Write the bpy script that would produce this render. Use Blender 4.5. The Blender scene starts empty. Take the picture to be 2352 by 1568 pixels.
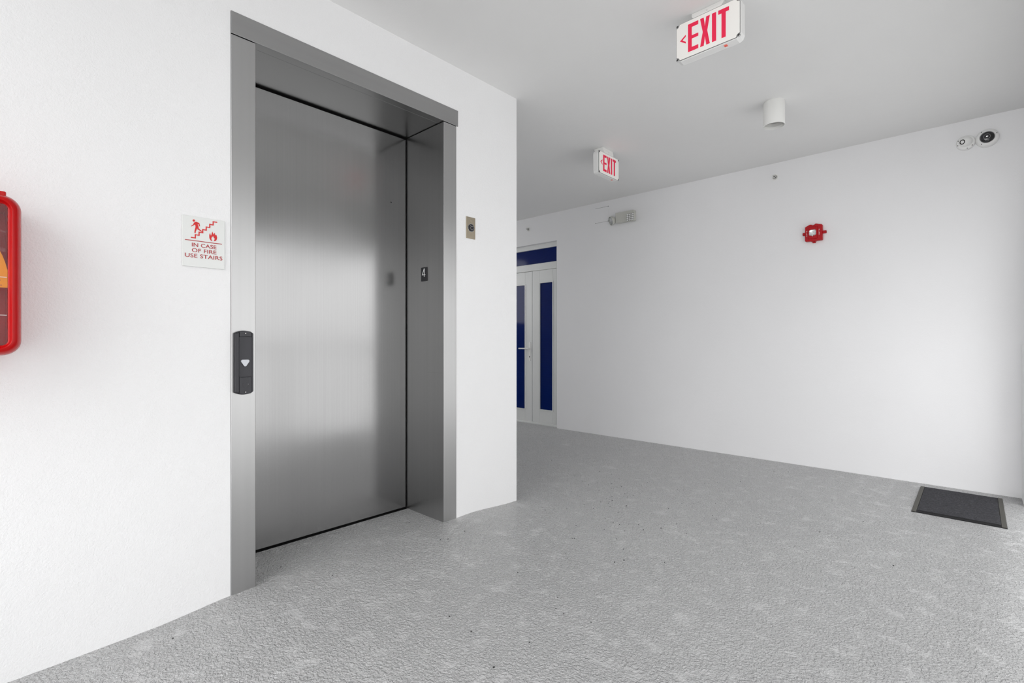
import bpy, bmesh, math, random
from mathutils import Vector, Matrix
PI = math.pi
S = bpy.context.scene
C = S.collection
random.seed(4)

# ------------------------------------------------------------------ camera
cam_d = bpy.data.cameras.new('camera')
cam = bpy.data.objects.new('camera', cam_d); C.objects.link(cam)
cam.location = (0, 0, 1.12)
cam.rotation_euler = (math.radians(90), 0, math.radians(43.028))
cam_d.sensor_width = 36.0
cam_d.lens = 1140.57 / 2352 * 36.0
cam_d.shift_y = -1.0 / 2352
cam_d.clip_start = 0.02
S.camera = cam

# ------------------------------------------------------------------ world (bright overcast day, pale ground below)
SKY_DIR = (-0.35, -0.85, 0.5)
COURT_DIR = (1.0, -0.05, 0.25)
W = bpy.data.worlds.new('overcast_sky'); S.world = W
W.use_nodes = True
wt = W.node_tree; wt.nodes.clear()
w_out = wt.nodes.new('ShaderNodeOutputWorld')
w_bg = wt.nodes.new('ShaderNodeBackground')
w_tc = wt.nodes.new('ShaderNodeTexCoord')
def w_dot(vec):
    n = wt.nodes.new('ShaderNodeVectorMath'); n.operation = 'DOT_PRODUCT'
    v = Vector(vec).normalized(); n.inputs[1].default_value = v
    wt.links.new(w_tc.outputs['Generated'], n.inputs[0]); return n.outputs['Value']
def w_ramp(src, stops):
    mp = wt.nodes.new('ShaderNodeMapRange'); mp.inputs['From Min'].default_value = -1.0
    wt.links.new(src, mp.inputs['Value'])
    r = wt.nodes.new('ShaderNodeValToRGB'); c = r.color_ramp
    for i, (p, col) in enumerate(stops):
        e = c.elements[i] if i < 1 else (c.elements[1] if i == len(stops)-1 else c.elements.new((p+1)/2))
        if i == len(stops)-1: e = c.elements[len(c.elements)-1]
        e.position = (p+1)/2; e.color = (*col, 1)
    wt.links.new(mp.outputs[0], r.inputs[0]); return r.outputs[0]
# height above the horizon: pale ground, soft horizon, bright overcast
w_el = w_ramp(w_dot((0, 0, 1)), [(-1, (.9, .9, .9)), (-.08, (.8, .8, .8)), (0.02, (.85, .85, .85)), (0.5, (1, 1, 1)), (1, (.9, .92, .95))])
# the bright part of the sky lies down the gallery behind the camera; the court opposite is shaded
w_az = w_ramp(w_dot(SKY_DIR), [(-1, (.50, .50, .50)), (-.5, (.50, .50, .50)), (0.1, (.36, .36, .36)), (0.4, (.36, .36, .36)), (0.78, (1.35, 1.35, 1.35)), (1, (1.35, 1.35, 1.35))])
w_side = w_ramp(w_dot(COURT_DIR), [(-1, (0, 0, 0)), (0.35, (0, 0, 0)), (0.85, (.22, .22, .22)), (1, (.22, .22, .22))])
w_add = wt.nodes.new('ShaderNodeMixRGB'); w_add.blend_type = 'ADD'; w_add.inputs[0].default_value = 1.0
wt.links.new(w_az, w_add.inputs[1]); wt.links.new(w_side, w_add.inputs[2]); w_az = w_add.outputs[0]
w_mul = wt.nodes.new('ShaderNodeMixRGB'); w_mul.blend_type = 'MULTIPLY'; w_mul.inputs[0].default_value = 1.0
wt.links.new(w_el, w_mul.inputs[1]); wt.links.new(w_az, w_mul.inputs[2])
wt.links.new(w_mul.outputs[0], w_bg.inputs['Color'])
wt.links.new(w_bg.outputs[0], w_out.inputs['Surface'])
w_bg.inputs['Strength'].default_value = 2.6

S.view_settings.view_transform = 'Standard'
S.view_settings.look = 'None'
S.view_settings.gamma = 1.0
S.view_settings.use_curve_mapping = False
S.view_settings.exposure = 0.32
S.cycles.use_denoising = True
S.cycles.max_bounces = 12
S.cycles.diffuse_bounces = 8
S.cycles.glossy_bounces = 6


# ------------------------------------------------------------------ key dimensions (metres)
XA = -2.347      # plane of the lift wall (faces +X)
YB = 5.168       # plane of the back wall (faces -Y)
H = 2.813        # ceiling
XP = 0.246       # inner face of the gallery parapet
Y0 = -1.3        # near end of the gallery
BEAM_Z = 2.28    # underside of the dropped beam over the parapet
SPECKS = [(-2.946, 3.711), (-2.713, 3.51), (-2.453, 3.397), (-2.418, 3.439), (-2.415, 3.239), (-2.317, 3.311), (-2.285, 3.306), (-2.314, 3.398), (-2.214, 3.255), (-2.388, 3.676), (-2.265, 3.665), (-2.196, 3.352), (-2.141, 3.37), (-2.111, 3.423), (-2.137, 3.579), (-2.034, 3.292), (-2.022, 3.298), (-2.026, 3.36), (-2.005, 3.391), (-2.077, 3.187), (-1.917, 3.641), (-1.92, 3.545), (-1.893, 3.248), (-1.83, 3.263), (-1.838, 3.189), (-1.924, 3.123), (-1.923, 3.051), (-1.876, 3.047), (-1.874, 3.003), (-1.859, 2.969), (-1.914, 2.959), (-1.967, 2.832), (-1.812, 2.915), (-1.871, 2.807), (-1.998, 2.678), (-2.076, 2.546), (-1.743, 3.01), (-1.709, 2.847), (-1.71, 2.695), (-1.636, 2.669), (-1.591, 2.669), (-1.507, 2.748), (-1.515, 2.597), (-1.615, 2.535), (-1.776, 2.474), (-1.38, 2.789), (-1.444, 2.692), (-1.666, 3.636), (-1.623, 3.649), (-1.492, 3.329), (-1.436, 3.386), (-1.322, 3.491), (-1.579, 3.945), (-1.516, 4.038), (-1.507, 3.155), (-1.243, 3.233), (-1.195, 3.176), (-1.342, 2.919), (-1.229, 2.809), (-1.485, 2.458), (-1.665, 2.303), (-1.674, 2.295), (-1.385, 2.364), (-1.314, 2.246), (-1.337, 2.193), (-1.577, 2.102), (-1.539, 2.065), (-1.15, 2.363), (-2.204, 3.009), (-2.459, 0.994), (-2.199, 1.124), (-2.495, 1.764), (-2.157, 1.911), (-2.161, 1.736), (-2.14, 1.772), (-1.798, 2.107), (-1.621, 1.777), (-1.335, 1.722), (-1.284, 1.645), (-1.236, 1.636), (-1.564, 1.303), (-1.209, 1.204), (-1.119, 1.66), (-1.29, 4.742), (-1.195, 4.821), (-1.422, 1.292), (-2.21, 0.496), (-1.212, 1.394), (-0.977, 4.046), (-0.933, 4.101), (-1.391, 4.202), (-0.516, 3.791), (-0.673, 3.39), (-0.301, 3.124), (-0.63, 4.635)]

# ------------------------------------------------------------------ materials
def nodes(m):
    m.use_nodes = True
    nt = m.node_tree
    return nt, nt.nodes['Principled BSDF']
def setin(b, k, v):
    if k in b.inputs: b.inputs[k].default_value = v
def pm(name, col, rough=0.5, metal=0.0, **kw):
    m = bpy.data.materials.new(name); nt, b = nodes(m)
    setin(b, 'Base Color', (*col, 1)); setin(b, 'Roughness', rough); setin(b, 'Metallic', metal)
    for k, v in kw.items(): setin(b, k.replace('_', ' '), v)
    return m
def noise(nt, scale, detail=4, rough=0.5, dist=0.0, vec=None):
    n = nt.nodes.new('ShaderNodeTexNoise')
    n.inputs['Scale'].default_value = scale; n.inputs['Detail'].default_value = detail
    n.inputs['Roughness'].default_value = rough; n.inputs['Distortion'].default_value = dist
    if vec is not None: nt.links.new(vec, n.inputs['Vector'])
    return n
def ramp(nt, src, stops):
    r = nt.nodes.new('ShaderNodeValToRGB'); cr = r.color_ramp
    cr.elements[0].position, c0 = stops[0]; cr.elements[0].color = (*c0, 1) if isinstance(c0, tuple) else (c0, c0, c0, 1)
    cr.elements[1].position, c1 = stops[-1]; cr.elements[1].color = (*c1, 1) if isinstance(c1, tuple) else (c1, c1, c1, 1)
    for p, c in stops[1:-1]:
        e = cr.elements.new(p); e.color = (*c, 1) if isinstance(c, tuple) else (c, c, c, 1)
    nt.links.new(src, r.inputs[0]); return r
def objvec(nt, scale=(1, 1, 1)):
    t = nt.nodes.new('ShaderNodeTexCoord'); mp = nt.nodes.new('ShaderNodeMapping')
    mp.inputs['Scale'].default_value = scale
    nt.links.new(t.outputs['Object'], mp.inputs['Vector']); return mp.outputs['Vector']
def bump(nt, b, h, strength, dist, prev=None):
    n = nt.nodes.new('ShaderNodeBump'); n.inputs['Strength'].default_value = strength; n.inputs['Distance'].default_value = dist
    nt.links.new(h, n.inputs['Height'])
    if prev is not None: nt.links.new(prev, n.inputs['Normal'])
    nt.links.new(n.outputs[0], b.inputs['Normal']); return n.outputs[0]
def math_(nt, op, a, b_):
    n = nt.nodes.new('ShaderNodeMath'); n.operation = op
    for i, v in enumerate((a, b_)):
        if isinstance(v, (int, float)): n.inputs[i].default_value = v
        else: nt.links.new(v, n.inputs[i])
    return n.outputs[0]

def wall_paint(name, col, bmp=0.25):
    m = pm(name, col, 0.62); nt, b = nodes(m); v = objvec(nt)
    setin(b, 'Specular IOR Level', 0.35)
    n0 = noise(nt, 0.9, 3, 0.5, 0.3, v)
    r0 = ramp(nt, n0.outputs[0], [(0.3, tuple(c * 0.965 for c in col)), (0.7, col)])
    nt.links.new(r0.outputs[0], b.inputs['Base Color'])
    n1 = noise(nt, 160, 3, 0.6, 0.0, v); n2 = noise(nt, 12, 3, 0.5, 0.0, v)
    n3 = noise(nt, 45, 2, 0.5, 0.0, v); lump = ramp(nt, n3.outputs[0], [(0.66, 0.0), (0.76, 1.0)])
    p = bump(nt, b, n1.outputs[0], bmp, 0.0030)
    p = bump(nt, b, n2.outputs[0], 0.25, 0.006, p)
    bump(nt, b, lump.outputs[0], 0.25, 0.0012, p)
    return m
M = {}
M['wall'] = wall_paint('white_stucco_paint', (0.84, 0.84, 0.845), 0.55)
M['back'] = wall_paint('white_smooth_paint', (0.83, 0.83, 0.84), 0.2)
M['ceil'] = wall_paint('white_ceiling_paint', (0.80, 0.80, 0.795), 0.2)

def floor_mat():
    m = pm('grey_textured_deck_coating', (0.42, 0.42, 0.422), 0.42); nt, b = nodes(m); v = objvec(nt)
    setin(b, 'Specular IOR Level', 0.8)
    big = noise(nt, 1.3, 3, 0.55, 0.4, v)
    col = ramp(nt, big.outputs[0], [(0.3, (0.46, 0.46, 0.463)), (0.7, (0.50, 0.50, 0.501))])
    nt.links.new(col.outputs[0], b.inputs['Base Color'])
    # knock-down splatter: flat-topped islands with ragged rims, patchy
    n1 = noise(nt, 78, 3, 0.55, 0.4, v)
    isl = ramp(nt, n1.outputs[0], [(0.38, 0.0), (0.60, 1.0)])
    n2 = noise(nt, 150, 2, 0.5, 0.3, v)
    isl2 = ramp(nt, n2.outputs[0], [(0.40, 0.0), (0.60, 1.0)])
    msk = noise(nt, 11, 3, 0.6, 0.3, v)
    mr = ramp(nt, msk.outputs[0], [(0.32, 0.30), (0.48, 1.0)])
    h = math_(nt, 'MULTIPLY', isl.outputs[0], mr.outputs[0])
    h2 = math_(nt, 'MULTIPLY', math_(nt, 'MULTIPLY', isl2.outputs[0], mr.outputs[0]), 0.4)
    hh = math_(nt, 'ADD', h, h2)
    bump(nt, b, hh, 1.0, 0.0055)
    rg = ramp(nt, n2.outputs[0], [(0.3, 0.36), (0.7, 0.24)])
    nt.links.new(rg.outputs[0], b.inputs['Roughness'])
    return m
M['floor'] = floor_mat()

def steel(name, col=0.55, rough=0.26, smudge=0.12, grain=(1, 1, 1)):
    m = pm(name, (col, col, col * 1.005), rough, 1.0); nt, b = nodes(m)
    v = objvec(nt, grain); v0 = objvec(nt)
    g = noise(nt, 1.0, 2, 0.5, 0, v)
    big = noise(nt, 1.6, 2, 0.5, 0.0, v0)
    rs = ramp(nt, big.outputs[0], [(0.25, rough - smudge * 0.5), (0.75, rough + smudge)])
    nt.links.new(rs.outputs[0], b.inputs['Roughness'])
    cs = ramp(nt, g.outputs[0], [(0.3, col * 0.975), (0.7, col * 1.02)])
    nt.links.new(cs.outputs[0], b.inputs['Base Color'])
    return m
M['steel_v'] = steel('brushed_steel_vertical_grain', 0.43, 0.33, 0.04, (35, 35, 0.5))
M['steel_h'] = steel('brushed_steel_horizontal_grain', 0.38, 0.30, 0.04, (0.5, 0.5, 35))
M['steel_door'] = steel('brushed_steel_door_panel', 0.32, 0.18, 0.07, (140, 140, 0.7))
M['dark'] = pm('dark_gap', (0.012, 0.012, 0.012), 0.8)
M['white_pl'] = pm('white_plastic', (0.80, 0.80, 0.79), 0.38)
M['white_metal'] = pm('white_enamel_metal', (0.82, 0.82, 0.80), 0.35)
M['lamp_in'] = pm('lamp_baffle_white', (0.62, 0.62, 0.60), 0.5)
M['grey_pl'] = pm('warm_grey_plastic', (0.22, 0.22, 0.20), 0.45)
M['beige_pl'] = pm('light_beige_plastic', (0.56, 0.56, 0.52), 0.42)
M['black_pl'] = pm('black_plastic', (0.018, 0.018, 0.022), 0.32)
M['black_gloss'] = pm('black_lens_glass', (0.004, 0.004, 0.006), 0.06, Specular_IOR_Level=0.8)
M['charcoal_pl'] = pm('charcoal_moulded_plastic', (0.016, 0.016, 0.021), 0.38)
M['charcoal_in'] = pm('charcoal_satin_plastic', (0.028, 0.028, 0.034), 0.5)
M['btn'] = pm('pale_translucent_button', (0.56, 0.58, 0.62), 0.25)
M['chrome'] = pm('polished_chrome', (0.8, 0.8, 0.8), 0.12, 1.0)
M['bronze'] = pm('muntz_bronze_plate', (0.40, 0.35, 0.27), 0.38, 1.0)
M['red_gloss'] = pm('glossy_red_plastic', (0.46, 0.0, 0.001), 0.24, Specular_IOR_Level=0.28)
M['red_alarm'] = pm('red_alarm_plastic', (0.42, 0.0, 0.005), 0.35, Specular_IOR_Level=0.25)
M['red_ink'] = pm('red_lettering', (0.62, 0.012, 0.014), 0.5)
M['red_ink_dark'] = pm('dark_red_lettering', (0.40, 0.012, 0.018), 0.5)
M['exit_red'] = pm('translucent_red_letter_lens', (0.88, 0.022, 0.085), 0.45, Specular_IOR_Level=0.3)
M['exit_face'] = pm('exit_sign_face_panel', (0.93, 0.915, 0.88), 0.35)
M['yellow'] = pm('amber_yellow_label', (0.92, 0.44, 0.005), 0.45, Specular_IOR_Level=0.2)
M['orange'] = pm('dark_orange_print', (0.55, 0.20, 0.02), 0.5)
M['white_print'] = pm('white_print', (0.85, 0.85, 0.85), 0.5)
M['pink_btn'] = pm('red_test_button', (0.85, 0.13, 0.08), 0.3)
M['sign'] = pm('frosted_acrylic_sign_plate', (0.72, 0.735, 0.72), 0.22)
M['frame_white'] = pm('white_door_enamel', (0.72, 0.73, 0.72), 0.32)
M['screw'] = pm('steel_screw', (0.35, 0.35, 0.35), 0.3, 1.0)
M['rubber'] = pm('black_rubber', (0.008, 0.008, 0.009), 0.7, Specular_IOR_Level=0.2)
M['mat_border'] = pm('olive_brown_mat_border', (0.060, 0.058, 0.048), 0.6)
M['dirt'] = pm('dark_grit', (0.012, 0.012, 0.012), 0.8)
M['strobe_lens'] = pm('clear_strobe_lens', (0.95, 0.97, 0.97), 0.05, Transmission_Weight=0.75, IOR=1.45)
M['window'] = pm('clear_cabinet_window', (0.97, 0.82, 0.83), 0.03, Transmission_Weight=1.0, IOR=1.3)
def blue_glass():
    m = pm('dark_blue_tinted_glass', (0.0, 0.012, 0.11), 0.08, Specular_IOR_Level=0.16); nt, b = nodes(m)
    v = objvec(nt)
    w = nt.nodes.new('ShaderNodeTexWave'); w.wave_type = 'BANDS'; w.bands_direction = 'Z'
    w.inputs['Scale'].default_value = 22; nt.links.new(v, w.inputs['Vector'])
    r = ramp(nt, w.outputs[0], [(0.0, (0.0, 0.007, 0.085)), (1.0, (0.0, 0.012, 0.12))])
    nt.links.new(r.outputs[0], b.inputs['Base Color']); return m
M['blue'] = blue_glass()
def carpet():
    m = pm('charcoal_ribbed_carpet', (0.06, 0.06, 0.065), 0.95); nt, b = nodes(m); v = objvec(nt)
    n = noise(nt, 90, 4, 0.7, 0.6, objvec(nt, (1, 1.0, 1)))
    r = ramp(nt, n.outputs[0], [(0.35, (0.012, 0.012, 0.015)), (0.55, (0.038, 0.038, 0.046)), (0.75, (0.11, 0.11, 0.12))])
    nt.links.new(r.outputs[0], b.inputs['Base Color']); bump(nt, b, n.outputs[0], 1.0, 0.006); return m
M['carpet'] = carpet()

# ------------------------------------------------------------------ mesh helpers (local frame: x right, z up, -y out of the wall)
def NB(): return bmesh.new()
def box(bm, x0, x1, y0, y1, z0, z1):
    v = [bm.verts.new(p) for p in ((x0,y0,z0),(x1,y0,z0),(x1,y1,z0),(x0,y1,z0),(x0,y0,z1),(x1,y0,z1),(x1,y1,z1),(x0,y1,z1))]
    for f in ((0,3,2,1),(4,5,6,7),(0,1,5,4),(1,2,6,5),(2,3,7,6),(3,0,4,7)): bm.faces.new([v[i] for i in f])
    return bm
def prism(bm, pts, y0, y1):
    """outline pts (x,z) extruded from y0 (front, more negative) to y1"""
    a = [bm.verts.new((x, y0, z)) for x, z in pts]; b = [bm.verts.new((x, y1, z)) for x, z in pts]
    bm.faces.new(a); bm.faces.new(list(reversed(b)))
    n = len(pts)
    for i in range(n): bm.faces.new((a[i], b[i], b[(i+1) % n], a[(i+1) % n]))
    return bm
def disc(cx, cz, r, n=24, rx=None, a0=0):
    rx = r if rx is None else rx
    return [(cx + rx*math.cos(a0+2*PI*i/n), cz + r*math.sin(a0+2*PI*i/n)) for i in range(n)]
def ring(bm, outer, inner, y0, y1):
    """flat ring between two loops of equal length, extruded"""
    n = len(outer)
    A = [bm.verts.new((x, y0, z)) for x, z in outer]; B = [bm.verts.new((x, y0, z)) for x, z in inner]
    A2 = [bm.verts.new((x, y1, z)) for x, z in outer]; B2 = [bm.verts.new((x, y1, z)) for x, z in inner]
    for i in range(n):
        j = (i+1) % n
        bm.faces.new((A[i], A[j], B[j], B[i])); bm.faces.new((A2[i], B2[i], B2[j], A2[j]))
        bm.faces.new((A[i], A2[i], A2[j], A[j])); bm.faces.new((B[i], B[j], B2[j], B2[i]))
    return bm
def rrect(x0, x1, z0, z1, r, n=6):
    r = max(r, 1e-4); P = []
    for cx, cz, a in ((x1-r, z0+r, -PI/2), (x1-r, z1-r, 0), (x0+r, z1-r, PI/2), (x0+r, z0+r, PI)):
        for i in range(n+1): P.append((cx + r*math.cos(a+PI/2*i/n), cz + r*math.sin(a+PI/2*i/n)))
    return P
def lathe(bm, prof, n=40, axis='y', cx=0, cy=0, cz=0, cap0=True, cap1=True):
    """prof = [(radius, position along axis)]"""
    R = []
    for r, t in prof:
        row = []
        for i in range(n):
            c, s = math.cos(2*PI*i/n)*r, math.sin(2*PI*i/n)*r
            p = (cx+c, cy+t, cz+s) if axis == 'y' else ((cx+c, cy+s, cz+t) if axis == 'z' else (cx+t, cy+c, cz+s))
            row.append(bm.verts.new(p))
        R.append(row)
    for a, b in zip(R, R[1:]):
        for i in range(n): bm.faces.new((a[i], a[(i+1) % n], b[(i+1) % n], b[i]))
    if cap0: bm.faces.new(list(reversed(R[0])))
    if cap1: bm.faces.new(R[-1])
    return bm
def loft(bm, loops, cap=True):
    """loops = list of lists of 3D points"""
    R = [[bm.verts.new(p) for p in L] for L in loops]
    for a, b in zip(R, R[1:]):
        n = len(a)
        for i in range(n): bm.faces.new((a[i], a[(i+1) % n], b[(i+1) % n], b[i]))
    if cap: bm.faces.new(list(reversed(R[0]))); bm.faces.new(R[-1])
    return bm
def part(name, bm, mat, parent=None, bev=0, seg=2, smooth=False, **props):
    bmesh.ops.recalc_face_normals(bm, faces=bm.faces)
    me = bpy.data.meshes.new(name); bm.to_mesh(me); bm.free()
    me.materials.append(mat)
    if smooth:
        for p in me.polygons: p.use_smooth = True
    o = bpy.data.objects.new(name, me); C.objects.link(o)
    if parent is not None: o.parent = parent
    if bev:
        md = o.modifiers.new('bevel', 'BEVEL'); md.width = bev; md.segments = seg; md.limit_method = 'ANGLE'; md.angle_limit = math.radians(35)
        md.harden_normals = False
    if smooth:
        try:
            md = o.modifiers.new('smooth', 'EDGE_SPLIT'); md.split_angle = math.radians(38)
        except Exception: pass
    for k, v in props.items(): o[k] = v
    return o
def struct(name, bm, mat, parent=None, **kw):
    o = part(name, bm, mat, parent, **kw); o['kind'] = 'structure'; return o
def thing(name, label, cat, loc=(0, 0, 0), rz=0, group=None):
    o = bpy.data.objects.new(name, None); C.objects.link(o); o.empty_display_size = 0.05
    o.location = loc; o.rotation_euler = (0, 0, rz); o['label'] = label; o['category'] = cat
    if group: o['group'] = group
    return o
def on_wall_a(name, label, cat, y, z, out=0.0, group=None):
    return thing(name, label, cat, (XA + out, y, z), PI/2, group)
def on_wall_b(name, label, cat, x, z, group=None):
    return thing(name, label, cat, (x, YB, z), 0, group)
def text_bm(s, x0, x1, z0, z1, y0, y1, shear=0.0, spacing=1.0, offset=0.0):
    cu = bpy.data.curves.new('t', 'FONT'); cu.body = s; cu.size = 1; cu.extrude = 0.5; cu.space_character = spacing; cu.offset = offset
    cu.resolution_u = 6
    o = bpy.data.objects.new('t', cu); me = o.to_mesh()
    bm = NB(); bm.from_mesh(me); o.to_mesh_clear(); bpy.data.objects.remove(o); bpy.data.curves.remove(cu)
    xs = [v.co.x for v in bm.verts]; ys = [v.co.y for v in bm.verts]
    ax, bx, ay, by = min(xs), max(xs), min(ys), max(ys)
    for v in bm.verts:
        x, y, z = v.co
        v.co = (x0 + (x-ax)/(bx-ax)*(x1-x0), y0 if z > 0 else y1, z0 + (y-ay)/(by-ay)*(z1-z0))
    return bm

# ------------------------------------------------------------------ setting: floor, ceiling, walls
def sstep(a, b, x):
    t = min(1, max(0, (x-a)/(b-a))); return t*t*(3-2*t)
def floor_z(x, y):
    z = -0.024 * sstep(2.2, 5.0, y)
    if y < 0.6: z -= 0.013 * sstep(0.6, 0.0, y)
    near = sstep(-1.75, -2.30, x)
    z += 0.026 * near * sstep(0.45, 0.80, y) * sstep(2.55, 2.05, y)
    z += 0.006 * near * sstep(2.0, 2.2, y) * sstep(2.9, 2.6, y)
    return z
bm = NB()
xs = [-7 + 0.25*i for i in range(17)] + [-2.9 + 0.06*i for i in range(30)] + [-1.0 + 0.25*i for i in range(6)]
xs = sorted(set(round(v, 3) for v in xs if v <= XP)) + [XP + 0.12]
ys = [Y0 + 0.5*i for i in range(8)] + [0.0 + 0.08*i for i in range(66)] + [5.32]
ys = sorted(set(round(v, 3) for v in ys))
g = [[bm.verts.new((x, y, floor_z(x, y))) for y in ys] for x in xs]
for i in range(len(xs)-1):
    for j in range(len(ys)-1): bm.faces.new((g[i][j], g[i+1][j], g[i+1][j+1], g[i][j+1]))
floor = struct('floor', bm, M['floor'], smooth=False)
if floor.data.polygons[0].normal.z < 0: floor.data.flip_normals()
for p in floor.data.polygons: p.use_smooth = True
sol = floor.modifiers.new('slab', 'SOLIDIFY'); sol.thickness = 0.15; sol.offset = -1

bm = NB(); box(bm, -7.0, 0.62, Y0, 5.5, H, H+0.2)
struct('ceiling', bm, M['ceil'])

# lift wall: a stucco block with the doorway cut out, its end face turning into the side passage
bm = NB()
box(bm, XA-0.60, XA, Y0, 0.737, -0.10, H)
box(bm, XA-0.60, XA, 2.009, 2.561, -0.10, H)
box(bm, XA-0.60, XA, 0.737, 2.009, 2.545, H)
box(bm, -7.0, XA-0.60, 2.36, 2.561, -0.10, H)
bmesh.ops.remove_doubles(bm, verts=bm.verts, dist=1e-5)
struct('wall_left', bm, M['wall'])

# back wall with the opening of the side-passage door
DX0, DX1, DZ = -5.55, -4.02, 2.443
bm = NB()
box(bm, DX1, 0.62, YB, YB+0.25, -0.12, H)
box(bm, DX0, DX1, YB, YB+0.25, DZ, H)
box(bm, -7.0, DX0, YB, YB+0.25, -0.12, H)
bmesh.ops.remove_doubles(bm, verts=bm.verts, dist=1e-5)
struct('wall_back', bm, M['back'])
bm = NB(); box(bm, -7.15, -7.0, 2.561, YB, -0.12, 1.5); struct('light_block_passage', bm, M['back'])  # low wall out of view, added to cut light from the open passage end
# gallery parapet on the open side, and the dropped beam over it
bm = NB(); box(bm, XP, XP+0.16, 4.92, YB, -0.15, 1.09)
struct('wall_right', bm, M['back'], bev=0.008)
bm = NB(); box(bm, XP+0.035, XP+0.30, 4.70, YB, 1.09, H)  # unseen column, added to keep a hot spot off the back wall
struct('light_block_far', bm, M['ceil'])
bm = NB(); box(bm, XP+0.06, XP+0.30, Y0, -0.15, 0.0, H)  # unseen wall piece, added to dim the near part of the lift wall
struct('light_block_near', bm, M['ceil'])
rail = bpy.data.objects.new('trim_3', None); C.objects.link(rail); rail['kind'] = 'structure'
bm = NB(); box(bm, XP+0.02, XP+0.10, Y0, 4.92, 1.03, 1.08); struct('top_rail', bm, M['white_metal'], rail, bev=0.004)
for k in range(6):
    bm = NB(); yy = Y0 + 0.05 + k*1.19; box(bm, XP+0.04, XP+0.08, yy, yy+0.04, -0.02, 1.03); struct('rail_post', bm, M['white_metal'], rail)
for k in range(7):
    bm = NB(); box(bm, XP+0.056, XP+0.064, Y0, 4.92, 0.10+0.13*k, 0.108+0.13*k); struct('rail_cable', bm, M['white_metal'], rail)
bm = NB(); box(bm, XP+0.06, XP+0.30, Y0, YB, BEAM_Z, H)
struct('trim_1', bm, M['ceil'])

# ------------------------------------------------------------------ double door at the end of the back wall
door = bpy.data.objects.new('door_1', None); C.objects.link(door); door['kind'] = 'structure'
door.location = (0, 0, 0)
YD = 5.228
bm = NB()
box(bm, -5.55, -4.066, YD, YD+0.09, 2.382, 2.50)       # head
box(bm, -4.071, -4.00, YD, YD+0.09, -0.03, 2.50)        # right jamb
box(bm, -5.60, -5.535, YD, YD+0.09, -0.03, 2.50)        # left jamb
box(bm, -5.55, -4.071, YD, YD+0.09, 2.09, 2.185)        # transom rail
box(bm, -5.55, -4.071, YD, YD+0.10, -0.04, -0.002)      # threshold
fr = struct('door_frame', bm, M['frame_white'], door, bev=0.004)
bm = NB(); box(bm, -5.54, -4.071, YD+0.025, YD+0.04, 2.18, 2.39)
struct('transom_pane', bm, M['blue'], door)
def leaf(x0, x1, px0, px1, pz0, pz1, off, nm='door_leaf'):
    bm = NB()
    z0, z1 = 0.004, 2.088
    ya, yb = YD+off, YD+off+0.045
    box(bm, x0, px0, ya, yb, z0, z1); box(bm, px1, x1, ya, yb, z0, z1)
    box(bm, px0, px1, ya, yb, z0, pz0); box(bm, px0, px1, ya, yb, pz1, z1)
    L = struct(nm, bm, M['frame_white'], door, bev=0.0025)
    bm = NB()
    o, i_ = rrect(px0-0.012, px1+0.012, pz0-0.012, pz1+0.012, 0.001, 1), rrect(px0+0.004, px1-0.004, pz0+0.004, pz1-0.004, 0.001, 1)
    ring(bm, o, i_, ya-0.006, ya+0.01)
    struct('glazing_bead', bm, M['frame_white'], L)
    bm = NB(); box(bm, px0-0.005, px1+0.005, ya+0.012, ya+0.02, pz0-0.005, pz1+0.005)
    struct('glass_pane', bm, M['blue'], L)
    return L
lf = leaf(-5.02, -4.507, -4.885, -4.638, 0.166, 1.909, 0.012)
leaf(-4.495, -4.075, -4.366, -4.137, 0.184, 1.915, 0.004)
bm = NB(); box(bm, -5.53, -5.03, YD+0.01, YD+0.05, 0.004, 2.088); struct('door_side_panel', bm, M['frame_white'], door)
bm = NB(); box(bm, -4.508, -4.494, YD+0.03, YD+0.04, 0.0, 2.09); struct('meeting_gap', bm, M['dark'], door)
bm = NB(); prism(bm, rrect(-4.566, -4.532, 0.845, 1.108, 0.012), YD+0.004, YD+0.014)
esc = struct('lock_plate', bm, M['white_metal'], lf, bev=0.002)
bm = NB()
lathe(bm, [(0.010, -0.045), (0.010, 0.006)], 16, 'y', -4.549, YD+0.006, 1.016)
lathe(bm, [(0.0095, -0.165), (0.0095, 0.006)], 16, 'x', -4.549, YD-0.038, 1.016)
struct('door_lever', bm, M['white_metal'], lf, smooth=True)
bm = NB(); prism(bm, disc(-4.549, 0.905, 0.007, 14), YD+0.0025, YD+0.006); box(bm, -4.552, -4.546, YD+0.0025, YD+0.006, 0.882, 0.903)
struct('keyhole', bm, M['dark'], lf)

# ------------------------------------------------------------------ lift doorway
lift = thing('elevator_doorway', 'brushed stainless steel lift door in a deep steel frame, set in the white stucco wall', 'elevator', (XA, 0.737, 0.0), PI/2)
# local: x = world y - 0.737 ; y = -(world x - XA) ; so depth into the wall is +y
XD = 0.379   # depth of the door plane
def lx(y): return y - 0.737
def jamb(y_out, y_in):
    bm = NB(); s = 1 if y_in > y_out else -1
    a, b = lx(y_out), lx(y_in)
    x0, x1 = min(a, b), max(a, b)
    box(bm, x0, x1, -0.003, XD+0.06, -0.02, 2.4445)
    return part('frame_jamb', bm, M['steel_v'], lift, bev=0.0025, seg=3)
jL = jamb(0.738, 0.838)
jR = jamb(2.008, 1.908)
bm = NB(); box(bm, lx(0.738), lx(2.021), -0.0045, 0.05, 2.4475, 2.545)
box(bm, lx(0.739), lx(2.008), 0.05, XD+0.06, 2.4475, 2.545)
part('frame_header', bm, M['steel_h'], lift, bev=0.002, seg=3)
bm = NB(); box(bm, lx(0.742), lx(0.834), 0.008, 0.05, 2.443, 2.449); box(bm, lx(1.912), lx(2.004), 0.008, 0.05, 2.443, 2.449)
part('header_joint', bm, M['dark'], lift)
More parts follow.
